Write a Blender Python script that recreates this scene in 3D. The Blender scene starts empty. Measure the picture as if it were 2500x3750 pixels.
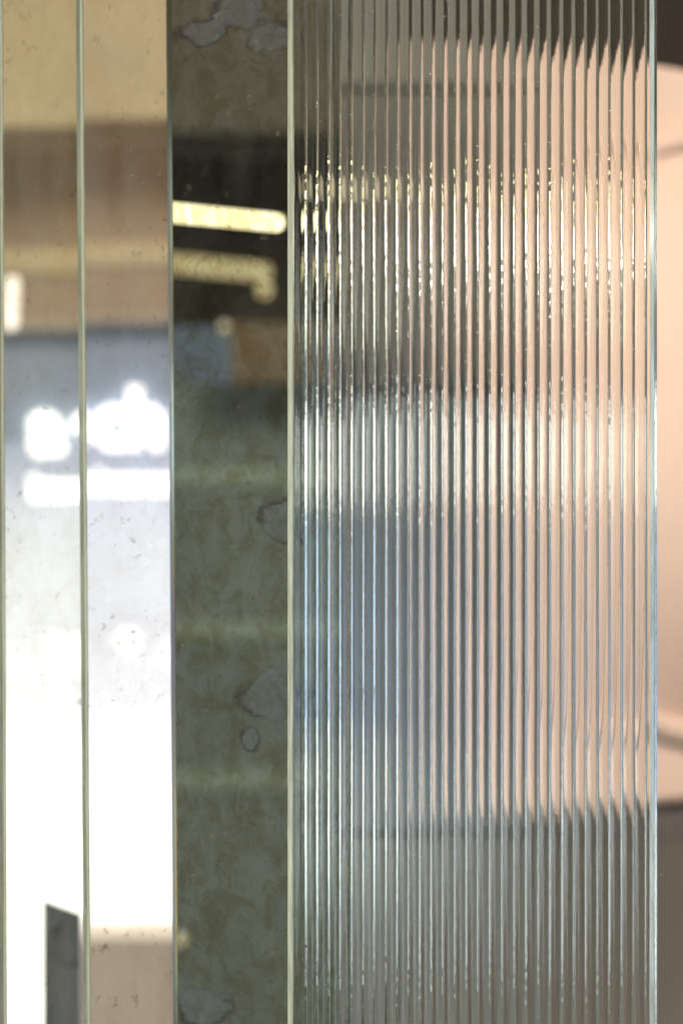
import bpy, bmesh, math, random
import numpy as np
from mathutils import Matrix, Vector
from math import radians as R
random.seed(7)
sc = bpy.context.scene
col = sc.collection

# ------------------------------------------------------------------ camera, world, lamps, exposure
CZ = 1.40                        # lens height above the floor
K = 0.186 / 2500 / 0.9           # metres per photo pixel per metre of distance
cam_d = bpy.data.cameras.new('camera'); cam = bpy.data.objects.new('camera', cam_d); col.objects.link(cam)
cam.location = (0, 0, CZ); cam.rotation_euler = (R(90), 0, 0)
cam_d.sensor_fit = 'VERTICAL'; cam_d.sensor_height = 36.0
cam_d.lens = 36.0 / (3750 * K)
cam_d.clip_start = 0.02; cam_d.clip_end = 60
cam_d.dof.use_dof = True
cam_d.dof.focus_distance = 0.905
cam_d.dof.aperture_fstop = (cam_d.lens * 1e-3) / 0.0068
sc.camera = cam

w = bpy.data.worlds.new('World'); sc.world = w; w.use_nodes = True
w.node_tree.nodes['Background'].inputs[0].default_value = (0.55, 0.53, 0.50, 1)
w.node_tree.nodes['Background'].inputs[1].default_value = 0.10

def area(name, loc, target, sx, sy, power, color, spread=170):
    d = bpy.data.lights.new(name, 'AREA'); d.shape = 'RECTANGLE'; d.size = sx; d.size_y = sy
    d.energy = power; d.color = color; d.spread = R(spread)
    o = bpy.data.objects.new(name, d); col.objects.link(o); o.location = loc
    o.rotation_euler = (Vector(target) - Vector(loc)).to_track_quat('-Z', 'Y').to_euler()
    return o
area('ceiling_lamp', (0.3, -0.7, 2.84), (0.3, -0.7, 0), 1.6, 1.0, 42, (1.0, 0.93, 0.82))
area('display_lamp', (0.85, 1.20, 2.30), (0.22, 2.0, 1.37), 0.16, 0.16, 1.7, (1.0, 0.86, 0.68), 52)
area('side_fill', (1.9, 0.2, 1.35), (0.25, 1.95, 1.40), 0.7, 0.5, 4.0, (1.0, 0.86, 0.76))  # added unseen fill light, brightens the pink panel

sc.view_settings.view_transform = 'Standard'; sc.view_settings.look = 'None'
sc.view_settings.exposure = 0.0; sc.view_settings.gamma = 1.0
sc.cycles.use_denoising = True
sc.cycles.max_bounces = 24; sc.cycles.transmission_bounces = 16; sc.cycles.glossy_bounces = 12
sc.cycles.transparent_max_bounces = 16; sc.cycles.caustics_refractive = True; sc.cycles.caustics_reflective = True
sc.cycles.sample_clamp_indirect = 12; sc.cycles.blur_glossy = 0.0

# ------------------------------------------------------------------ helpers
def P(u, v, Y):
    return Vector(((u - 1250) * Y * K, Y, CZ + (1875 - v) * Y * K))

def link(name, me, m=None, parent=None, loc=None, rot=None):
    o = bpy.data.objects.new(name, me); col.objects.link(o)
    if m is not None: me.materials.append(m)
    if parent is not None: o.parent = parent
    if loc is not None: o.location = loc
    if rot is not None: o.rotation_euler = rot
    return o
def tag(o, label=None, cat=None, group=None, kind=None):
    if label: o['label'] = label
    if cat: o['category'] = cat
    if group: o['group'] = group
    if kind: o['kind'] = kind
    return o
def empty(name, M):
    o = bpy.data.objects.new(name, None); col.objects.link(o); o.empty_display_size = 0.05
    o.matrix_world = M
    return o
def box_mesh(x0, x1, y0, y1, z0, z1, bev=0.0, seg=2):
    bm = bmesh.new(); bmesh.ops.create_cube(bm, size=1)
    for v in bm.verts:
        v.co = Vector(((x0 + x1) / 2 + v.co.x * (x1 - x0), (y0 + y1) / 2 + v.co.y * (y1 - y0), (z0 + z1) / 2 + v.co.z * (z1 - z0)))
    if bev: bmesh.ops.bevel(bm, geom=list(bm.edges), offset=bev, segments=seg, affect='EDGES')
    me = bpy.data.meshes.new('m'); bm.to_mesh(me); bm.free(); return me
def prism_mesh(pts, z0, z1):
    """pts: outline in x,y (counter clockwise seen from +z), extruded in z"""
    n = len(pts); vs = [(x, y, z0) for x, y in pts] + [(x, y, z1) for x, y in pts]
    fs = [(i, (i + 1) % n, n + (i + 1) % n, n + i) for i in range(n)] + [tuple(range(n - 1, -1, -1)), tuple(range(n, 2 * n))]
    me = bpy.data.meshes.new('m'); me.from_pydata(vs, [], fs); me.update(); return me
def tube_mesh(a, b, r, seg=20, cap=True):
    a = Vector(a); b = Vector(b); d = (b - a); L = d.length; q = d.to_track_quat('Z', 'Y')
    rows = [(0, 0)]
    if cap:
        for i in range(1, 6): t = i / 5 * math.pi / 2; rows.append((r - r * math.cos(t), r * math.sin(t)))
        for i in range(4, -1, -1): t = i / 5 * math.pi / 2; rows.append((L - r + r * math.cos(t), r * math.sin(t)))
    else:
        rows = [(0, 0), (0, r), (L, r), (L, 0)]
    vs = []; fs = []
    for z, rr in rows:
        for k in range(seg):
            vs.append(a + q @ Vector((rr * math.cos(2 * math.pi * k / seg), rr * math.sin(2 * math.pi * k / seg), z)))
    for i in range(len(rows) - 1):
        for k in range(seg):
            fs.append((i * seg + k, i * seg + (k + 1) % seg, (i + 1) * seg + (k + 1) % seg, (i + 1) * seg + k))
    me = bpy.data.meshes.new('m'); me.from_pydata([tuple(v) for v in vs], [], fs)
    bm = bmesh.new(); bm.from_mesh(me); bmesh.ops.remove_doubles(bm, verts=bm.verts, dist=1e-6)
    bmesh.ops.recalc_face_normals(bm, faces=bm.faces); bm.to_mesh(me); bm.free()
    me.polygons.foreach_set('use_smooth', [True] * len(me.polygons)); return me
def xform(me, M):
    me.transform(M)
    if M.determinant() < 0: me.flip_normals()
    me.update(); return me

# ------------------------------------------------------------------ materials
def new_mat(name):
    m = bpy.data.materials.new(name); m.use_nodes = True
    nt = m.node_tree; nt.nodes.clear()
    out = nt.nodes.new('ShaderNodeOutputMaterial')
    return m, nt, out
class N:
    def __init__(s, nt): s.nt = nt
    def n(s, t, **kw):
        nd = s.nt.nodes.new(t)
        for k, v in kw.items(): setattr(nd, k, v)
        return nd
    def l(s, a, b): s.nt.links.new(a, b)
    def math(s, op, a, b=None, c=None, clamp=False):
        nd = s.n('ShaderNodeMath', operation=op, use_clamp=clamp)
        for i, x in enumerate((a, b, c)):
            if x is None: continue
            if isinstance(x, (int, float)): nd.inputs[i].default_value = x
            else: s.l(x, nd.inputs[i])
        return nd.outputs[0]
    def noise(s, vec, scale, detail=3, rough=0.55, dist=0.0):
        nd = s.n('ShaderNodeTexNoise'); nd.inputs['Scale'].default_value = scale
        nd.inputs['Detail'].default_value = detail; nd.inputs['Roughness'].default_value = rough
        nd.inputs['Distortion'].default_value = dist
        s.l(vec, nd.inputs['Vector']); return nd
    def mapping(s, vec, scale=(1, 1, 1), loc=(0, 0, 0)):
        nd = s.n('ShaderNodeMapping'); nd.inputs['Scale'].default_value = scale; nd.inputs['Location'].default_value = loc
        s.l(vec, nd.inputs['Vector']); return nd.outputs[0]
    def ramp(s, fac, stops, interp='LINEAR'):
        nd = s.n('ShaderNodeValToRGB'); cr = nd.color_ramp; cr.interpolation = interp
        while len(cr.elements) < len(stops): cr.elements.new(0.5)
        for e, (p, c) in zip(cr.elements, stops):
            e.position = p; e.color = (*c, 1) if len(c) == 3 else c
        s.l(fac, nd.inputs[0]); return nd.outputs[0]
    def mix(s, f, a, b):
        nd = s.n('ShaderNodeMix', data_type='RGBA')
        for i, x in ((0, f), (6, a), (7, b)):
            if isinstance(x, (int, float)): nd.inputs[i].default_value = x
            elif isinstance(x, tuple): nd.inputs[i].default_value = (*x, 1)
            else: s.l(x, nd.inputs[i])
        return nd.outputs[2]

def plain(name, color, rough=0.6, var=0.12, scale=30, metal=0.0, coat=0.0):
    m, nt, out = new_mat(name); g = N(nt)
    tc = g.n('ShaderNodeTexCoord'); ns = g.noise(tc.outputs['Object'], scale, 4)
    lo = tuple(c * (1 - var) for c in color); hi = tuple(min(1, c * (1 + var)) for c in color)
    c = g.ramp(ns.outputs[0], [(0.3, lo), (0.7, hi)])
    b = g.n('ShaderNodeBsdfPrincipled'); g.l(c, b.inputs['Base Color'])
    b.inputs['Roughness'].default_value = rough; b.inputs['Metallic'].default_value = metal
    b.inputs['Coat Weight'].default_value = coat
    bp = g.n('ShaderNodeBump'); bp.inputs['Strength'].default_value = 0.15; bp.inputs['Distance'].default_value = 0.001
    g.l(ns.outputs[0], bp.inputs['Height']); g.l(bp.outputs[0], b.inputs['Normal'])
    g.l(b.outputs[0], out.inputs[0]); return m
def glow(name, color, strength):
    m, nt, out = new_mat(name); g = N(nt)
    e = g.n('ShaderNodeEmission'); e.inputs[0].default_value = (*color, 1); e.inputs[1].default_value = strength
    g.l(e.outputs[0], out.inputs[0]); return m

M_letter_dim = glow('dim_white_letter', (1, 1, 0.98), 2.1)
M_letter = glow('lit_white_letter', (1, 1, 0.98), 3.2)
M_tube = glow('lit_warm_tube', (1.0, 0.86, 0.55), 5.0)
M_tube2 = glow('lit_dim_tube', (1.0, 0.80, 0.42), 1.3)
M_tube_hot = glow('lit_white_tube', (1.0, 0.97, 0.84), 75.0)
M_tube_y = glow('lit_yellow_tube', (1.0, 0.86, 0.45), 48.0)
M_lampw = glow('lit_white_lamp', (1.0, 0.9, 0.78), 2.2)
M_tan = plain('tan_plaster', (0.74, 0.60, 0.36), 0.8, 0.08, 3)
M_brown = plain('brown_board', (0.52, 0.38, 0.25), 0.7, 0.12, 5)
M_brown2 = plain('dark_brown_wall', (0.105, 0.078, 0.058), 0.8, 0.06, 4)
M_greybrown = plain('grey_brown_wall', (0.29, 0.24, 0.205), 0.8, 0.05, 4)
M_blue = plain('blue_grey_board', (0.38, 0.47, 0.63), 0.6, 0.06, 6)
M_void = plain('dark_ceiling_void', (0.12, 0.095, 0.06), 0.9)
M_brownmid = plain('mid_brown_strip', (0.20, 0.17, 0.125), 0.8)
M_dust = plain('pale_dust', (0.75, 0.75, 0.72), 0.8)
M_midtan = plain('mid_tan', (0.56, 0.44, 0.29), 0.8)
M_table = plain('pale_beige_table', (0.80, 0.69, 0.56), 0.7, 0.06, 4)
M_soffit = plain('brown_grey_soffit', (0.36, 0.31, 0.25), 0.8, 0.06, 4)
M_floor = plain('grey_concrete', (0.30, 0.28, 0.26), 0.7, 0.15, 4)
M_wall = plain('pale_grey_wall', (0.42, 0.41, 0.38), 0.8, 0.06, 2)
M_green = plain('grey_green_shutter', (0.50, 0.56, 0.52), 0.6, 0.06, 3)
M_part = plain('dark_grey_green_board', (0.15, 0.155, 0.14), 0.5, 0.15, 5)
M_ledge = plain('pale_green_ledge', (0.74, 0.84, 0.74), 0.6, 0.06, 3)
M_frame = plain('beige_metal', (0.60, 0.52, 0.42), 0.4, 0.05, 20)
M_dkframe = plain('dark_metal_frame', (0.07, 0.07, 0.07), 0.4, 0.1, 20)
M_knob = glow('glowing_cream_knob', (1.0, 0.84, 0.62), 1.6)  # knobs of the board given their own glow to read brighter

def daylight(name, stops, z0, z1):
    """bright hazy outdoor light seen through a window, zone by zone in world height"""
    m, nt, out = new_mat(name); g = N(nt)
    ge = g.n('ShaderNodeNewGeometry'); sx = g.n('ShaderNodeSeparateXYZ'); g.l(ge.outputs['Position'], sx.inputs[0])
    f = g.math('DIVIDE', g.math('SUBTRACT', sx.outputs[2], z0), z1 - z0, clamp=True)
    c = g.ramp(f, [(p, tuple(x / 12 for x in cc)) for p, cc in stops])
    ns = g.noise(ge.outputs['Position'], 2.2, 3)
    k = g.ramp(ns.outputs[0], [(0.3, (0.86,) * 3), (0.7, (1.0,) * 3)])
    mm = g.n('ShaderNodeMix', data_type='RGBA', blend_type='MULTIPLY'); mm.inputs[0].default_value = 1
    g.l(c, mm.inputs[6]); g.l(k, mm.inputs[7])
    e = g.n('ShaderNodeEmission'); g.l(mm.outputs[2], e.inputs[0]); e.inputs[1].default_value = 12
    g.l(e.outputs[0], out.inputs[0]); return m

def edge_mat(name, color, rough=0.12, metal=0.55, coat=0.6):
    m, nt, out = new_mat(name); g = N(nt)
    tc = g.n('ShaderNodeTexCoord')
    ns = g.noise(g.mapping(tc.outputs['Object'], (90, 90, 6)), 8, 6, 0.7)
    c = g.ramp(ns.outputs[0], [(0.32, tuple(x * 0.45 for x in color)), (0.55, tuple(x * 0.85 for x in color)), (0.7, color)])
    b = g.n('ShaderNodeBsdfPrincipled'); g.l(c, b.inputs['Base Color'])
    b.inputs['Metallic'].default_value = metal; b.inputs['Roughness'].default_value = rough
    b.inputs['Coat Weight'].default_value = coat; b.inputs['Coat Roughness'].default_value = 0.05
    bp = g.n('ShaderNodeBump'); bp.inputs['Strength'].default_value = 0.25; bp.inputs['Distance'].default_value = 0.0004
    g.l(ns.outputs[0], bp.inputs['Height']); g.l(bp.outputs[0], b.inputs['Normal'])
    g.l(b.outputs[0], out.inputs[0]); return m
def film_mat(name, t0, t1, period, base=(0.80, 0.80, 0.62)):
    """polished arris with a drifting thin-film hue standing in for rainbow dispersion"""
    m, nt, out = new_mat(name); g = N(nt)
    tc = g.n('ShaderNodeTexCoord'); ns = g.noise(g.mapping(tc.outputs['Object'], (1, 1, period)), 1.0, 1)
    th = g.n('ShaderNodeMapRange'); g.l(ns.outputs[0], th.inputs[0])
    th.inputs[1].default_value = 0.3; th.inputs[2].default_value = 0.7; th.inputs[3].default_value = t0; th.inputs[4].default_value = t1
    b = g.n('ShaderNodeBsdfPrincipled'); b.inputs['Base Color'].default_value = (*base, 1)
    b.inputs['Metallic'].default_value = 0.0; b.inputs['Roughness'].default_value = 0.12; b.inputs['IOR'].default_value = 2.2
    b.inputs['Thin Film IOR'].default_value = 1.55; g.l(th.outputs[0], b.inputs['Thin Film Thickness'])  # film colour imitates light split into a rainbow by the glass edge
    g.l(b.outputs[0], out.inputs[0]); return m
M_filmd = film_mat('dim_dispersion_film_arris', 120, 330, 7, (0.10, 0.08, 0.05))
M_ground = edge_mat('pale_ground_edge', (0.66, 0.67, 0.48), 0.35, 0.15, 0.2)
M_groundb = edge_mat('cool_ground_edge', (0.36, 0.43, 0.43), 0.35, 0.1, 0.2)
M_edge = edge_mat('green_glass_edge', (0.86, 0.92, 0.70))
M_edged = edge_mat('dark_green_glass_edge', (0.10, 0.12, 0.09), 0.1, 0.0, 0.1)
M_film = film_mat('dispersion_film_arris', 300, 620, 9)

def antique(name, refl, speck, stains=None, stain_col=(0.11, 0.135, 0.16), mottle=0.0, seed=0.0, tarn=(0.17, 0.13, 0.08), darkmot=(0.5, 0.42, 0.25), rough=0.0, dust=1.0):
    m, nt, out = new_mat(name); g = N(nt)
    tc = g.n('ShaderNodeTexCoord'); ob = tc.outputs['Object']; v = g.mapping(ob, (1, 1, 1), (seed, seed * 0.7, seed * 1.3))
    big = g.noise(v, 22, 5, 0.6); mid = g.noise(g.mapping(v, (1, 1, 0.75)), 150, 7, 0.72, 0.6); fine = g.noise(v, 520, 3, 0.6)
    # cloudy mottling of the silver
    mo = g.ramp(mid.outputs[0], [(0.40, (1, 1, 1)), (0.56, (0.15, 0.15, 0.15)), (0.66, (0, 0, 0))])
    refl_c = g.mix(g.math('MULTIPLY', mo, mottle), refl, tuple(a * b for a, b in zip(refl, darkmot)))
    bigm = g.ramp(big.outputs[0], [(0.3, (0.80, 0.80, 0.80)), (0.7, (1, 1, 1))])
    mul = g.n('ShaderNodeMix', data_type='RGBA', blend_type='MULTIPLY'); mul.inputs[0].default_value = min(1.0, 0.35 + mottle)
    g.l(refl_c, mul.inputs[6]); g.l(bigm, mul.inputs[7])
    gl = g.n('ShaderNodeBsdfGlossy'); gl.inputs['Roughness'].default_value = rough; g.l(mul.outputs[2], gl.inputs[0])
    sh = gl.outputs[0]
    # thin film of dust and wiped smears
    fl = g.noise(g.mapping(v, (1.6, 1, 0.35)), 45, 5, 0.65, 0.8); fm = g.ramp(fl.outputs[0], [(0.35, (0.03 * dust,) * 3), (0.7, (0.16 * dust,) * 3)])
    dd_ = g.n('ShaderNodeBsdfDiffuse'); dd_.inputs[0].default_value = (0.42, 0.42, 0.38, 1)
    mf = g.n('ShaderNodeMixShader'); g.l(fm, mf.inputs[0]); g.l(sh, mf.inputs[1]); g.l(dd_.outputs[0], mf.inputs[2]); sh = mf.outputs[0]
    # specks where the silver has gone
    sp = g.noise(g.mapping(v, (1, 1, 0.8)), 330, 3, 0.6); spm = g.ramp(sp.outputs[0], [(0.60, (0, 0, 0)), (0.72, (1, 1, 1))])
    zone = g.noise(v, 45, 2); zm = g.ramp(zone.outputs[0], [(0.42, (0, 0, 0)), (0.58, (1, 1, 1))])
    spf = g.math('MULTIPLY', g.math('MULTIPLY', spm, zm), speck)
    df = g.n('ShaderNodeBsdfPrincipled'); df.inputs['Base Color'].default_value = (*tarn, 1); df.inputs['Roughness'].default_value = 0.4
    mx = g.n('ShaderNodeMixShader'); g.l(spf, mx.inputs[0]); g.l(sh, mx.inputs[1]); g.l(df.outputs[0], mx.inputs[2]); sh = mx.outputs[0]
    if stains:
        sep = g.n('ShaderNodeSeparateXYZ'); g.l(ob, sep.inputs[0])
        w1 = g.noise(v, 85, 4, 0.55); w2 = g.noise(v, 600, 4, 0.7)
        d = None
        for (cx, cz, rx, rz) in stains:
            ax = g.math('DIVIDE', g.math('SUBTRACT', sep.outputs[0], cx), rx); az = g.math('DIVIDE', g.math('SUBTRACT', sep.outputs[2], cz), rz)
            dd = g.math('SQRT', g.math('ADD', g.math('MULTIPLY', ax, ax), g.math('MULTIPLY', az, az)))
            d = dd if d is None else g.math('SMOOTH_MIN', d, dd, 0.15)
        d = g.math('ADD', d, g.math('MULTIPLY', g.math('SUBTRACT', w1.outputs[0], 0.5), 2.3))
        d = g.math('ADD', d, g.math('MULTIPLY', g.math('SUBTRACT', w2.outputs[0], 0.5), 0.5))
        inside = g.ramp(g.math('MULTIPLY', d, 0.8), [(0.2, (0.75, 0.75, 0.75)), (0.64, (1, 1, 1)), (0.78, (0, 0, 0))])
        thick = g.noise(v, 75, 2); tm = g.ramp(thick.outputs[0], [(0.38, (0.1, 0.1, 0.1)), (0.6, (1, 1, 1))])
        ring = g.math('MULTIPLY', g.ramp(d, [(0.86, (0, 0, 0)), (0.93, (1, 1, 1)), (1.0, (1, 1, 1)), (1.0, (0, 0, 0))]), tm)
        # ramp positions stop at 1, so shift the distance down for the ring
        d2 = g.math('MULTIPLY', d, 0.8)
        ring = g.math('MULTIPLY', g.ramp(d2, [(0.62, (0, 0, 0)), (0.74, (0.9, 0.9, 0.9)), (0.79, (0.95, 0.95, 0.95)), (0.84, (0.35, 0.35, 0.35)), (1.0, (0, 0, 0))]), tm)
        ci = g.n('ShaderNodeBsdfPrincipled'); ci.inputs['Base Color'].default_value = (*stain_col, 1); ci.inputs['Roughness'].default_value = 0.35
        ci.inputs['Specular IOR Level'].default_value = 0.5
        m1 = g.n('ShaderNodeMixShader'); g.l(g.math('MULTIPLY', inside, 0.36), m1.inputs[0]); g.l(sh, m1.inputs[1]); g.l(ci.outputs[0], m1.inputs[2])
        cr = g.n('ShaderNodeBsdfPrincipled'); cr.inputs['Base Color'].default_value = (0.022, 0.016, 0.012, 1); cr.inputs['Roughness'].default_value = 0.4
        m2 = g.n('ShaderNodeMixShader'); g.l(g.math('MULTIPLY', ring, 0.92), m2.inputs[0]); g.l(m1.outputs[0], m2.inputs[1]); g.l(cr.outputs[0], m2.inputs[2])
        sh = m2.outputs[0]
    g.l(sh, out.inputs[0]); return m

def glass_mat():
    m, nt, out = new_mat('reeded_clear_glass'); g = N(nt)
    tc = g.n('ShaderNodeTexCoord'); ob = tc.outputs['Object']
    # rolled texture: short slanting ripples across the flanks, pits here and there
    rot = g.n('ShaderNodeMapping'); rot.inputs['Rotation'].default_value = (0, R(-62), 0); rot.inputs['Scale'].default_value = (1, 1, .35); g.l(ob, rot.inputs['Vector'])
    rip = g.noise(rot.outputs[0], 1500, 2, 0.5, 0.2)
    wav = g.noise(g.mapping(ob, (1.0, 1.0, 0.12)), 420, 2, 0.5)
    pit = g.noise(ob, 2400, 2, 0.5); pm = g.ramp(pit.outputs[0], [(0.70, (0, 0, 0)), (0.78, (1, 1, 1))])
    h = g.math('ADD', g.math('ADD', g.math('MULTIPLY', rip.outputs[0], 0.42), g.math('MULTIPLY', wav.outputs[0], 0.5)), g.math('MULTIPLY', pm, 0.25))
    bp = g.n('ShaderNodeBump'); bp.inputs['Strength'].default_value = 1.0; bp.inputs['Distance'].default_value = 0.000013
    g.l(h, bp.inputs['Height'])
    b = g.n('ShaderNodeBsdfPrincipled'); b.inputs['Base Color'].default_value = (0.955, 0.975, 0.955, 1)
    b.inputs['Roughness'].default_value = 0.0; b.inputs['IOR'].default_value = 1.52; b.inputs['Transmission Weight'].default_value = 1.0
    g.l(bp.outputs[0], b.inputs['Normal']); g.l(b.outputs[0], out.inputs[0]); return m

def pink_mat():
    m, nt, out = new_mat('pink_lacquer'); g = N(nt)
    tc = g.n('ShaderNodeTexCoord'); ns = g.noise(tc.outputs['Object'], 6, 3)
    c = g.ramp(ns.outputs[0], [(0.3, (0.60, 0.44, 0.375)), (0.7, (0.68, 0.52, 0.445))])
    b = g.n('ShaderNodeBsdfPrincipled'); g.l(c, b.inputs['Base Color']); b.inputs['Roughness'].default_value = 0.22
    b.inputs['Coat Weight'].default_value = 0.5; b.inputs['Coat Roughness'].default_value = 0.08
    g.l(b.outputs[0], out.inputs[0]); return m

# ------------------------------------------------------------------ the setting
X0, X1, Y0, Y1, H = -2.3, 2.3, -3.4, 3.0, 2.9
tag(link('floor', box_mesh(X0, X1, Y0, Y1, -0.1, 0), M_floor), kind='structure')
tag(link('ceiling', box_mesh(X0, X1, Y0, Y1, H, H + 0.1), M_wall), kind='structure')
tag(link('wall_back', box_mesh(X0 - .1, X1 + .1, Y1, Y1 + 0.1, -0.1, H + .1), M_brown2), 'dark brown wall behind the pink panel', kind='structure')
FX0, FX1, FZ0, FZ1 = 1.05, 2.28, CZ - 0.80, CZ + 0.56
tag(link('wall_front', box_mesh(X0 - .1, FX0, Y0 - 0.1, Y0, -0.1, H + .1), M_wall), 'pale grey wall seen only in the mirrors', kind='structure')
tag(link('wall_front_low', box_mesh(FX0, X1 + .1, Y0 - 0.1, Y0, -0.1, FZ0), M_wall), 'pale grey wall below the bright street window', kind='structure')
tag(link('wall_front_high', box_mesh(FX0, X1 + .1, Y0 - 0.1, Y0, FZ1, H + .1), M_wall), 'pale grey wall above the bright street window', kind='structure')
tag(link('wall_right', box_mesh(X1, X1 + 0.1, Y0, Y1, -0.1, H + .1), M_wall), 'pale grey side wall', kind='structure')
# left wall with an opening for the added glowing window
WZ0, WZ1, WY0, WY1 = CZ - 0.62, CZ + 0.42, -2.9, 0.1
tag(link('wall_left', box_mesh(X0 - 0.1, X0, Y0, Y1, -0.1, WZ0), M_wall), 'pale grey wall below the added side window', kind='structure')
tag(link('wall_left_upper', box_mesh(X0 - 0.1, X0, Y0, Y1, WZ1, H + .1), M_wall), 'pale grey wall above the added side window', kind='structure')
tag(link('wall_left_end', box_mesh(X0 - 0.1, X0, WY1, Y1, WZ0, WZ1), M_wall), 'pale grey wall beside the added side window', kind='structure')
tag(link('wall_left_corner', box_mesh(X0 - 0.1, X0, Y0, WY0, WZ0, WZ1), M_wall), 'pale grey wall at the corner of the added side window', kind='structure')
def day(name, k, z0, z1, g):
    q = lambda dz: min(1, max(0, (dz - z0) / (z1 - z0)))
    st = [(0.0, (2.2, 2.6, 2.6)), (q(-.94 * k), (2.6, 3.0, 3.0)), (q(-.78 * k), (4.4, 5.2, 5.4)), (q(-.49 * k), (4.4, 5.2, 5.4)), (q(-.475 * k), (2.3, 3.3, 4.8)),
     (q(-.02 * k), (1.7, 2.4, 3.2)), (q(.01 * k), (2.4, 2.8, 3.2)), (q(0.03 * k), (8, 8.6, 8.4)), (q(.19 * k), (9, 9.6, 9.2)), (q(.205 * k), (0.8, 1.0, 1.2)), (q(.360 * k), (0.6, 0.65, 0.65)), (q(.372 * k), (4.5, 4.9, 4.5)), (q(.45 * k), (4.5, 4.8, 4.3)), (1.0, (2.4, 2.4, 2.0))]
    return daylight(name, [(p, tuple(c * g for c in cc)) for p, cc in st], CZ + z0, CZ + z1)
M_day = day('added_side_glow', 0.8, -.62, .42, 0.8)  # added glow on the left, brightens ribs and strip edges
M_day2 = day('front_street_daylight', 1.0, -1.0, .75, 2.0)
tag(link('sky_front', box_mesh(FX0 - .3, FX1 + .6, Y0 - 0.60, Y0 - 0.55, CZ - 1.0, CZ + .75), M_day2), 'hazy bright street daylight outside the front window', kind='structure')
wf = empty('street_window', Matrix.Translation(((FX0 + FX1) / 2, Y0 - .05, FZ0)))
tag(wf, 'bright street window with slim dark frame in the front wall', 'window')
hw = (FX1 - FX0) / 2
for z in (0.0, FZ1 - FZ0): link('frame_rail', box_mesh(-hw, hw, -.03, .03, z - .012, z + .012, .002), M_dkframe, wf)
for xx in (-hw + .014, hw * .2, hw - .014): link('mullion', box_mesh(xx - .013, xx + .013, -.03, .03, 0.013, FZ1 - FZ0 - .013, .002), M_dkframe, wf)
tag(link('side_glow_panel', box_mesh(X0 - 0.6, X0 - 0.55, WY0 - .5, WY1 + .5, WZ0 - .2, WZ1 + .2), M_day), 'added bright hazy glow outside the side window', kind='structure')
wt = empty('added_side_window', Matrix.Translation((X0 - .05, (WY0 + WY1) / 2, WZ0)))
tag(wt, 'added long glowing window with slim dark frame in the left wall', 'window')
for z in (0.0, 1.04): link('frame_rail', box_mesh(-.03, .03, (WY0 - WY1) / 2, (WY1 - WY0) / 2, z - .012, z + .012, .002), M_dkframe, wt)  # rails of the added side window
for yy in (-1.5, -.5, .5, 1.5): link('mullion', box_mesh(-.03, .03, yy - .014, yy + .014, 0.013, 1.027, .002), M_dkframe, wt)

# ------------------------------------------------------------------ mirror strips
LEN = 0.42
def strip(name, uL, Y, width, yaw, roll, pitch, mat, edge, label, chamfer=0.0023, t=0.006, film=None):
    """front left corner of the front face on photo column uL; the left edge has a broad polished bevel"""
    M = Matrix.Translation(P(uL, 1875, Y)) @ Matrix.Rotation(R(yaw), 4, 'Z') @ Matrix.Rotation(R(roll), 4, 'Y') @ Matrix.Rotation(R(pitch), 4, 'X')
    o = empty(name, M); tag(o, label, 'mirror', 'strips of antique mirror hanging side by side')
    c = chamfer
    # glass body: outline seen from above, bevel on the left, arris on the right
    body = prism_mesh([(0.0, 0.0004), (width - .0006, 0.0004), (width, 0.001), (width, t), (-c, t), (-c, 0.0030)], -LEN, LEN)
    link('glass_body', body, edge, o)
    # silvered face
    face = prism_mesh([(0.0, 0.0), (width - .0008, 0.0), (width - .0008, 0.00035), (0.0, 0.00035)], -LEN, LEN)
    link('silvered_face', face, mat, o)
    # bright polished line along the bevel
    n = Vector((-0.0026, c)).normalized() * 0  # flat on the bevel
    a = prism_mesh([(-c * 0.45, 0.00157 - .00012), (-c * 0.18, 0.00087 - .00012), (-c * 0.18, 0.00087 + .0003), (-c * 0.45, 0.00157 + .0003)], -LEN, LEN)
    link('polished_arris', a, film, o)
    return o, M
def refl(M):
    """mirror matrix across the strip's front face"""
    p = M.translation; n = (M.to_3x3() @ Vector((0, -1, 0))).normalized()
    n4 = Matrix.Identity(4)
    for i in range(3):
        for j in range(3): n4[i][j] -= 2 * n[i] * n[j]
    return Matrix.Translation(p) @ n4 @ Matrix.Translation(-p)

m1 = antique('tarnished_silver_plain', (0.86, 0.85, 0.79), 0.40, mottle=0.36, seed=1.3, darkmot=(.84, .77, .64))
m2 = antique('tarnished_silver_specked', (0.83, 0.81, 0.80), 0.85, mottle=0.40, seed=4.1, darkmot=(.86, .81, .76))
Y3 = 0.985
def sp(u, v, ru, rv): return ((u - 640) * K * Y3, (1875 - v) * K * Y3, ru * K * Y3, rv * K * Y3)
m3 = antique('dark_foxed_silver', (0.41, 0.45, 0.425), 0.45, mottle=0.85, darkmot=(.70, .61, .44), dust=0.4, seed=2.2,
             stains=[sp(1050, 1895, 100, 75), sp(1020, 2560, 130, 90), sp(915, 2700, 34, 52), sp(770, 120, 100, 45), sp(900, 60, 110, 75), sp(1010, 150, 90, 55),
                     sp(720, 3690, 100, 80), sp(1250, 1300, 90, 70), sp(1300, 3000, 120, 60)])
s1, MM1 = strip('antique_mirror', 20, 1.000, 0.060, 2.5, -0.25, 0.03, m1, M_edge, 'plain antique mirror strip at the far left, showing a sign and a grey slanted sample', film=M_film)
s2, MM2 = strip('antique_mirror', 320, 0.992, 0.060, 2.7, -0.44, 0.10, m2, M_edge, 'antique mirror strip with fine dark specks, second from the left', film=M_film)
s3, MM3 = strip('antique_mirror', 641, Y3, 0.050, -10.0, -0.40, 0.0, m3, M_edged, 'dark olive antique mirror strip with cloudy stains, reflecting two light tubes', film=M_filmd)
R1, R2, R3 = refl(MM1), refl(MM2), refl(MM3)

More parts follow.
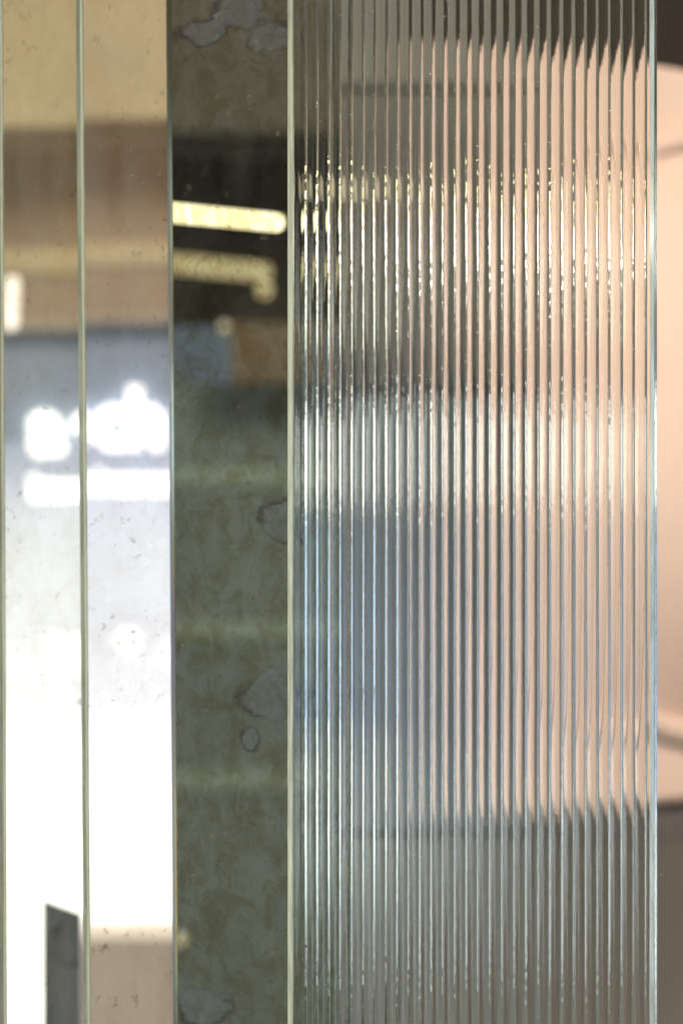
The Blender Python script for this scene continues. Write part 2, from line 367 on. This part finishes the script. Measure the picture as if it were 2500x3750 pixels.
# ------------------------------------------------------------------ reeded glass
def reeded():
    YL, YR = 0.914, 0.886
    a = P(1052, 1875, YL); b = P(2392, 1875, YR)
    W = (b - a).length; yaw = math.atan2(b.y - a.y, b.x - a.x)
    M = Matrix.Translation(a) @ Matrix.Rotation(yaw, 4, 'Z')
    o = empty('reeded_glass', M)
    tag(o, 'clear reeded glass strip with fine vertical ribs, in front of the pink panel', 'glass strip')
    t = 0.0052; margin = 0.0024; nr = 30
    p = (W - 2 * margin + 0.0006) / nr
    prof = []
    prof.append((0.0, 0.0007)); prof.append((0.0004, 0.00025)); prof.append((0.0008, 0.0001)); prof.append((margin * .9, 0.0001))
    ns = 16
    # local rib height: shallow arc with steep narrow grooves
    # slope of the face across one pitch, in degrees: steep flank on the left, broad shallow crown, slim ridge on the right
    tk = np.array([0, .03, .10, .25, .42, .62, .76, .795, .81, .935, .945, .953, .988, 1.0])
    sk = np.array([-7, -6, -5.5, -3.5, 0, 3.5, 5.5, 6.5, 20.5, 30, 20, -61, -61, -7])
    tf = np.linspace(0, 1, 2001); sf = np.tan(np.radians(np.interp(tf, tk, sk))); sf -= sf.mean()
    hf = np.concatenate([[0], np.cumsum((sf[1:] + sf[:-1]) / 2 * (tf[1] - tf[0]))]) * p; hf -= hf.min()
    print('rib depth mm', hf.max() * 1000)
    def height(t): return 0.00002 + float(np.interp(t, tf, hf))
    svals = [0, .03, .07, .12, .18, .24, .30, .36, .42, .48, .55, .62, .69, .75, .795, .81, .83, .85, .87, .89, .91, .93, .945, .953, .965, .978, .990]
    wd = np.array([random.uniform(.955, 1.045) for _ in range(nr)]); wd *= nr / wd.sum(); x0s = margin + np.concatenate([[0], np.cumsum(wd)]) * p
    rid = [0] * len(prof); tt = [0.0] * len(prof)
    for r in range(nr):
        kk = random.uniform(.9, 1.1)
        for s in svals:
            prof.append((x0s[r] + s * p * wd[r], height(s) * kk)); rid.append(r); tt.append(s)
    prof.append((W - margin * .9, 0.0001)); prof.append((W - .0008, 0.0001)); prof.append((W - .0004, 0.00025)); prof.append((W, 0.0007))
    nf = len(prof)
    prof += [(W, t - .0005), (W - .0005, t), (0.0005, t), (0.0, t - .0005)]
    prof = np.array(prof); n = len(prof)
    NZ = 1300; zs = np.linspace(-LEN, LEN, NZ)
    X = np.repeat(prof[None, :, 0], NZ, 0); Yc = np.repeat(prof[None, :, 1], NZ, 0); Z = np.repeat(zs[:, None], n, 1)
    # slow wander of every groove, as rolled glass has
    rng = np.random.RandomState(3)
    rid = np.array(rid + [nr - 1] * (n - len(rid))); tt = np.array(tt + [0.0] * (n - len(tt)))
    ribi = np.repeat(rid[None, :], NZ, 0)
    front = np.zeros(n, bool); front[4:nf - 4] = True
    amp = np.zeros_like(X)
    for f in (9, 23, 61, 140, 260):
        ph = rng.uniform(0, 6.28, nr + 1); ga = 0.000009 / (f / 9) ** 0.25
        amp += ga * np.sin(Z * f * 6.28 + ph[ribi])
    X = X + amp * front[None, :]
    slim = ((tt > 0.78) & (tt < 0.988))[None, :] & front[None, :]
    jag = np.zeros_like(X)
    for f in (150, 290, 520):
        ph = rng.uniform(0, 6.28, nr + 1); ph2 = rng.uniform(0, 6.28, nr + 1)
        jag += 0.000006 * np.sin(Z * f * 6.28 + ph[ribi]) * (0.6 + 0.4 * np.sin(Z * 37 * 6.28 + ph2[ribi]))
    X = X + jag * slim
    verts = np.stack([X, Yc, Z], -1).reshape(-1, 3)
    i = np.arange(NZ - 1)[:, None] * n; j = np.arange(n)[None, :]; j2 = (j + 1) % n
    q = np.stack([i + j, i + j2, i + n + j2, i + n + j], -1).reshape(-1, 4)
    me = bpy.data.meshes.new('reeded_pane')
    caps = 2
    nq = len(q); me.vertices.add(len(verts)); me.vertices.foreach_set('co', verts.astype(np.float32).ravel())
    loops = np.concatenate([q.ravel(), np.arange(n)[::-1], (NZ - 1) * n + np.arange(n)])
    me.loops.add(len(loops)); me.loops.foreach_set('vertex_index', loops.astype(np.int32))
    starts = np.concatenate([np.arange(nq) * 4, [nq * 4, nq * 4 + n]]); totals = np.concatenate([np.full(nq, 4), [n, n]])
    me.polygons.add(nq + caps); me.polygons.foreach_set('loop_start', starts.astype(np.int32)); me.polygons.foreach_set('loop_total', totals.astype(np.int32))
    sm = np.zeros((NZ - 1, n), bool); sm[:, 3:nf - 4] = True
    me.polygons.foreach_set('use_smooth', np.concatenate([sm.ravel(), [False, False]]))
    me.update(calc_edges=True)
    hard = np.isin(np.round(tt, 3), [0.81, 0.945, 0.953, 0.99]) & front
    ev = np.zeros(len(me.edges) * 2, np.int32); me.edges.foreach_get('vertices', ev); ev = ev.reshape(-1, 2)
    sharp = (ev[:, 0] % n == ev[:, 1] % n) & hard[ev[:, 0] % n]
    at = me.attributes.new('sharp_edge', 'BOOLEAN', 'EDGE'); at.data.foreach_set('value', sharp)
    bm = bmesh.new(); bm.from_mesh(me); bmesh.ops.recalc_face_normals(bm, faces=bm.faces)
    # keep the creases between ribs sharp
    bm.to_mesh(me); bm.free()
    link('ribbed_pane', me, glass_mat(), o)
    link('ground_edge', prism_mesh([(0.0001, -0.00002), (0.0016, -0.00028), (0.0017, 0.00008), (0.0001, 0.0006)], -LEN, LEN), M_ground, o)
    link('ground_edge', prism_mesh([(W - .0011, -0.00025), (W + .00003, 0.0002), (W + .00003, 0.0006), (W - .0011, 0.0001)], -LEN, LEN), M_groundb, o)
    link('arris_line', prism_mesh([(0.00176, -0.00025), (0.00196, -0.00015), (0.00196, 0.00008), (0.00176, 0.00008)], -LEN, LEN), M_edged, o)
    return o, M
rg, MR = reeded()
def flecks():
    rnd = random.Random(5); vs = []; fs = []
    for k in range(70):
        x = rnd.uniform(.003, .105); z = rnd.uniform(-.16, .16); a = rnd.uniform(0, 3.14); L = rnd.choice((.00018, .0003, .0006)); w_ = .00005; b = rnd.uniform(-.5, .5)
        n0 = len(vs)
        for i in range(4):
            t = i / 3; aa = a + b * t; px = x + math.cos(aa) * L * t; pz = z + math.sin(aa) * L * t
            for sg_ in (-1, 1):
                for yy in (-.00022, -.00014): vs.append((px - math.sin(aa) * w_ * sg_, yy, pz + math.cos(aa) * w_ * sg_))
        for i in range(3):
            q = n0 + i * 4
            fs += [(q, q + 2, q + 6, q + 4), (q + 1, q + 5, q + 7, q + 3), (q, q + 4, q + 5, q + 1), (q + 2, q + 3, q + 7, q + 6)]
    me = bpy.data.meshes.new('m'); me.from_pydata(vs, [], fs); tag(link('dust', me, M_dust, rg), kind='stuff')
flecks()

# ------------------------------------------------------------------ pink panel with round disc, wall and cabinet behind
def pink_panel():
    yaw = R(47); Yl = 1.84; uL = 1800
    H2 = 0.215
    top = P(uL, 100, Yl)
    zt = CZ + (1875 - 245) * K * 1.96; zb = CZ - (2942 - 1875) * K * 1.96
    M = Matrix.Translation((P(uL, 1875, Yl).x, Yl, zb)) @ Matrix.Rotation(yaw, 4, 'Z')
    o = empty('pink_panel', M); tag(o, 'glossy pink moulded panel with a round raised disc, right behind the reeded glass', 'panel')
    h = zt - zb; pm = pink_mat(); Wd = 0.62
    link('backing_slab', box_mesh(0, Wd, 0, 0.03, 0, h, 0.004, 3), pm, o)
    # disc: raised rounded rim and slightly domed middle, lathed around local -y
    rad = 0.179; cx = 0.200; czl = (CZ + (1875 - 1597) * K * 1.986) - zb
    prof = [(rad + .008, 0.0)] + [(rad + .008 * math.cos(t), 0.009 * math.sin(t)) for t in [i * math.pi / 14 for i in range(1, 14)]] + [(rad - .008, 0.0008)]
    dome = [(rad - .008 - i * (rad - .008) / 24, 0.0008 + 0.052 * (1 - ((24 - i) / 24) ** 2)) for i in range(0, 25)]
    def lathe(pr, name):
        seg = 96; vs = []; fs = []
        for r_, d in pr:
            for k in range(seg):
                a = 2 * math.pi * k / seg; vs.append((cx + r_ * math.cos(a), -d, czl + r_ * math.sin(a)))
        for i in range(len(pr) - 1):
            for k in range(seg): fs.append((i * seg + k, i * seg + (k + 1) % seg, (i + 1) * seg + (k + 1) % seg, (i + 1) * seg + k))
        me = bpy.data.meshes.new(name); me.from_pydata(vs, [], fs)
        bm = bmesh.new(); bm.from_mesh(me); bmesh.ops.remove_doubles(bm, verts=bm.verts, dist=1e-6)
        bmesh.ops.recalc_face_normals(bm, faces=bm.faces)
        if sum(f.normal.y for f in bm.faces) > 0:
            for f in bm.faces: f.normal_flip()
        bm.to_mesh(me); bm.free(); me.polygons.foreach_set('use_smooth', [True] * len(me.polygons)); return me
    link('rim', lathe(prof, 'rim'), pm, o); link('disc', lathe(dome, 'disc'), pm, o)
    return o
pk = pink_panel()
zc = CZ - (2960 - 1875) * K * 2.35
pt = empty('added_partition', Matrix.Translation((-0.35, 2.2, 0)))
tag(pt, 'added screen of four stacked grey green panels, toned for light and dark bands in the ribs, standing left of the pink panel', 'added_partition')
zv = lambda v: CZ + (1875 - v) * K * 2.2
for nm, z0_, z1_, cc in (('added_upper_panel', zv(330) + .0015, 2.3, (.21, .20, .17)), ('added_middle_panel', zv(1440) + .0015, zv(330) - .0015, (.15, .145, .125)),
                     ('lower_panel', zv(3050) + .0015, zv(1440) - .0015, (.30, .33, .345)), ('bottom_panel', .051, zv(3050) - .0015, (.26, .265, .245))):
    link(nm, box_mesh(-.62, .44, 0, .04, z0_, z1_, .004), plain(nm + '_band_tone', cc, 0.5, 0.15, 7), pt)  # added panels, tones painted to give the ribs light and dark bands
link('base', box_mesh(-.64, .64 - .10, -.02, .06, 0, 0.05, .004), M_dkframe, pt)
cb = empty('cabinet', Matrix.Translation((0.45, 2.35, 0)))
tag(cb, 'matt grey brown cabinet below and behind the pink panel', 'cabinet')
link('carcass', box_mesh(-.75, .75, 0, .45, 0.02, zc - .018, .003), M_greybrown, cb)
link('top', box_mesh(-.76, .76, -.01, .46, zc - .018, zc, .003), M_greybrown, cb)

# ------------------------------------------------------------------ things seen in the mirrors (built behind the camera)
def vbox(name, Rm, u0, v0, u1, v1, Y, t, m, parent=None, bev=0.0):
    a = P(u0, v1, Y); b = P(u1, v0, Y)
    return link(name, xform(box_mesh(a.x, b.x, Y, Y + t, a.z, b.z, bev), Rm), m, parent)
YA = 4.0
tag(vbox('bulkhead', R2, -900, -500, 1100, 430, 4.15, .1, M_tan), 'tan plaster bulkhead above the sign, seen in the mirrors', 'bulkhead')
tag(vbox('edge_fade_strip', R2, -900, 425, 1100, 500, 4.2, .05, M_midtan), 'added mid-tone strip softening the lower edge of the tan bulkhead, seen in the mirrors', 'edge_fade_strip')  # added strip, its in-between colour grades the fade from tan to brown
br = vbox('timber_panel', R2, -900, 380, 1100, 1250, 4.3, .04, M_brown); tag(br, 'brown timber panel between bulkhead and sign, seen in the mirrors', 'panel')
tag(vbox('tube_light_band', R2, -900, 885, 1100, 985, 4.1, .05, M_tan, bev=.005), 'tan band standing in for pale tube light across the brown panel, seen in the mirrors', 'tube_light_band')  # painted band imitates the blurred light of a tube lamp
# sign: board, frame, lit letters
sg = empty('shop_sign', R2 @ Matrix.Translation(P(300, 1550, YA)) if False else Matrix.Translation(R2 @ P(300, 1550, YA)))
tag(sg, 'blue grey sign board with white lit letters reading aech, seen in the mirrors', 'sign')
def child(o):
    mw = o.matrix_world.copy(); o.parent = sg; o.matrix_parent_inverse = Matrix.Translation(-sg.location); return o
child(vbox('board', R2, -500, 1185, 820, 1590, YA, .03, M_blue))
child(vbox('frame', R2, -510, 1150, 830, 1190, YA - .02, .03, M_frame, bev=.004))
def text(body, uc, vbase, size_px, Y, m, Rm, xscale=1.0, bold=0.0):
    cu = bpy.data.curves.new('t', 'FONT'); cu.body = body; cu.size = size_px * K * Y; cu.extrude = 0.004; cu.offset = bold
    cu.align_x = 'LEFT'
    ob = bpy.data.objects.new('t', cu); col.objects.link(ob); bpy.context.view_layer.update()
    me = bpy.data.meshes.new_from_object(ob); bpy.data.objects.remove(ob)
    p = P(uc, vbase, Y)
    me.transform(Matrix.Translation(p) @ Matrix.Rotation(R(90), 4, 'X') @ Matrix.Diagonal((xscale, 1, 1, 1)))
    xform(me, Rm); return link('letter', me, m)
for ch, u, v, s in (('a', 45, 1634, 300), ('e', 190, 1634, 300), ('c', 345, 1634, 300), ('h', 465, 1634, 300), ('e', 640, 1634, 300)):
    child(text(ch, u, v, s, YA - .012, M_letter, R2, 0.94, .004))
# street daylight behind the sign
zt_, zb_ = CZ + (1875 - 1560) * K * 4.1, CZ + (1875 - 3500) * K * 4.1
fz = lambda v: (3500 - v) / (3500 - 1560)
M_dayA = daylight('street_haze', [(0.0, (3.2, 3.2, 3.0)), (fz(2760), (2.6, 2.6, 2.5)), (fz(2600), (1.55, 1.6, 1.66)), (fz(2300), (1.38, 1.44, 1.52)), (fz(2150), (1.40, 1.47, 1.54)), (fz(1900), (1.28, 1.36, 1.50)),
                  (fz(1760), (0.90, 1.0, 1.2)), (1.0, (0.50, 0.58, 0.74))], zb_, zt_)
tag(vbox('sky_glow', R2, -500, 1560, 800, 4300, 4.12, .02, M_dayA), 'bright hazy street daylight behind the shop sign, seen in the mirrors', kind='structure')
for k, (ch, u) in enumerate((('i', 95), ('m', 130), ('m', 195), ('e', 262), ('r', 305), ('s', 340), ('i', 402), ('o', 432), ('n', 485), ('s', 540), ('e', 590), ('n', 645))):
    child(text(ch, u - 52, 1800, 118, YA - .012, M_letter, R2, 1.0, .003))
for ch, u in (('2', 95), ('0', 190), ('8', 420), ('c', 600)):
    child(text(ch, u, 2440, 190, YA - .012, M_letter_dim, R2, 1.0, .003))
tag(vbox('table', R2, 170, 3435, 1100, 4200, 3.95, .3, M_table), 'tan table edge below the bright window, seen in the mirrors', 'table')
# lamp at the left of the first mirror
lt = link('wall_lamp', xform(tube_mesh(P(40, 1210, 3.0), P(48, 1010, 3.0), 26 * K * 3.0), R1), M_lampw); tag(lt, 'short upright white lamp, seen at the left of the first mirror', 'lamp')
# grey sample strip seen at the bottom of the first mirror
def sample():
    Y = 1.5
    pts = [(160, 3300), (296, 3352), (296, 5200), (160, 5200)]
    vs = [P(u, v, Y) for u, v in pts] + [P(u, v, Y) + Vector((0, .004, 0)) for u, v in pts]
    fs = [(0, 3, 2, 1), (4, 5, 6, 7)] + [(i, (i + 1) % 4, 4 + (i + 1) % 4, 4 + i) for i in range(4)]
    me = bpy.data.meshes.new('m'); me.from_pydata([tuple(v) for v in vs], [], fs); 
    bm = bmesh.new(); bm.from_mesh(me); bmesh.ops.recalc_face_normals(bm, faces=bm.faces); bm.to_mesh(me); bm.free()
    xform(me, R1)
    c1 = R1 @ P(262, 3450, Y); c2 = R1 @ P(300, 3420, Y)
    m = antique('grey_silver_sample', (0.58, 0.68, 0.88), 0.0, stains=[(c1.x, c1.z, 0.0075, 0.012), (c2.x, c2.z, 0.010, 0.013)], stain_col=(0.40, 0.46, 0.66), mottle=0.1, dust=1.5, seed=3.0, rough=0.45)
    tag(link('glass_sample', me, m), 'slanted dark grey glass sample, seen at the bottom of the first mirror', 'glass sample')
sample()

# --- seen in the third, dark mirror
tag(vbox('plaster_soffit', R3, -700, -500, 2600, 480, 3.7, .1, M_soffit), 'grey plaster soffit over the dark ceiling gap, seen in the third mirror', 'soffit')
tag(vbox('soffit_fade_strip', R3, -700, 480, 2600, 560, 3.75, .05, M_brownmid), 'added mid-tone strip softening the lower edge of the grey soffit, seen in the third mirror', 'soffit_fade_strip')  # added strip, its in-between colour grades the fade into the dark gap
tag(vbox('ceiling_gap', R3, -700, 470, 2600, 1420, 3.9, .05, M_void), 'dark ceiling gap behind the light tubes, seen in the third mirror', kind='structure')
tag(vbox('timber_panel', R3, 845, 1180, 2600, 1400, 3.75, .04, M_brown), 'dark brown board above the green shutter, seen in the third mirror', 'panel')
nb = vbox('notice_board', R3, -300, 1195, 845, 1400, 3.6, .04, M_blue); tag(nb, 'small blue grey board with a cream knob, made to glow, at its corner, seen in the third mirror', 'board')
def ball(name, Rm, u, v, Y, rpx, m, sx=1.0):
    bm = bmesh.new(); bmesh.ops.create_uvsphere(bm, u_segments=20, v_segments=12, radius=rpx * K * Y)
    me = bpy.data.meshes.new('m'); bm.to_mesh(me); bm.free()
    me.transform(Matrix.Translation(P(u, v, Y)) @ Matrix.Diagonal((sx, 1, 1, 1))); xform(me, Rm)
    me.polygons.foreach_set('use_smooth', [True] * len(me.polygons)); return link(name, me, m)
tag(ball('glow_ball', R3, 822, 1195, 3.5, 20, M_knob), 'faint cream knob, made to glow, at the corner of the blue board, seen in the third mirror', 'lamp')
tag(ball('glow_ball', R3, 664, 3438, 2.6, 27, M_knob, .8), 'cream knob, made to glow, low at the left edge of the third mirror', 'lamp')
sh = empty('roller_shutter', Matrix.Translation(R3 @ P(900, 2600, 3.7))); tag(sh, 'grey green shutter with three raised ledges, seen in the third mirror', 'shutter')
def child2(o, par): o.parent = par; o.matrix_parent_inverse = Matrix.Translation(-par.location); return o
child2(vbox('curtain', R3, -700, 1400, 2600, 4600, 3.8, .04, M_green), sh)
for v in (1745, 2310, 2860): child2(vbox('ledge', R3, -700, v - 38, 2600, v + 38, 3.797, .003, M_ledge), sh)
def lamp_tube(label, u0, v0, u1, v1, Y, rpx, mat):
    a = R3 @ P(u0, v0, Y); b = R3 @ P(u1, v1, Y)
    o = empty('tube_lamp', Matrix.Translation(b)); tag(o, label, 'lamp', 'tube lamps seen in the dark mirror')
    child2(link('tube', tube_mesh(a, b, rpx * K * Y), mat), o)
    d = (a - b).normalized()
    child2(link('end_holder', tube_mesh(a, a + d * 0.02, rpx * K * Y * 1.2, cap=False), M_frame), o)
    return o
lamp_tube('bright warm light tube with rounded end, upper one in the dark mirror', 560, 772, 1045, 818, 1.30, 37, M_tube)
lamp_tube('dim blurred yellow light tube, lower one in the dark mirror', 540, 955, 1000, 1000, 2.6, 38, M_tube2)
tag(ball('glow_ball', R3, 968, 1062, 2.6, 34, M_tube2), 'small dim round lamp hanging at the end of the lower tube', 'lamp')

# tube lamps hanging inside the added side window, seen as sparks in every rib of the reeded glass
for dz, m, r_, lab in ((0.420, M_tube_hot, 0.034, 'bright white tube lamp hanging in the added side window, lower one'), (0.490, M_tube_y, 0.016, 'slim yellow tube lamp hanging in the added side window, upper one')):
    a = Vector((0.85, Y0 + .3, CZ + dz)); b = Vector((2.2, Y0 + .3, CZ + dz))
    o = empty('tube_lamp', Matrix.Translation(b)); tag(o, lab, 'lamp', 'tube lamps in the added side window')
    child2(link('tube', tube_mesh(a, b, r_), m), o)
    child2(link('end_holder', tube_mesh(b, b + Vector((0.03, 0, 0)), r_ * 1.25, cap=False), M_frame), o)
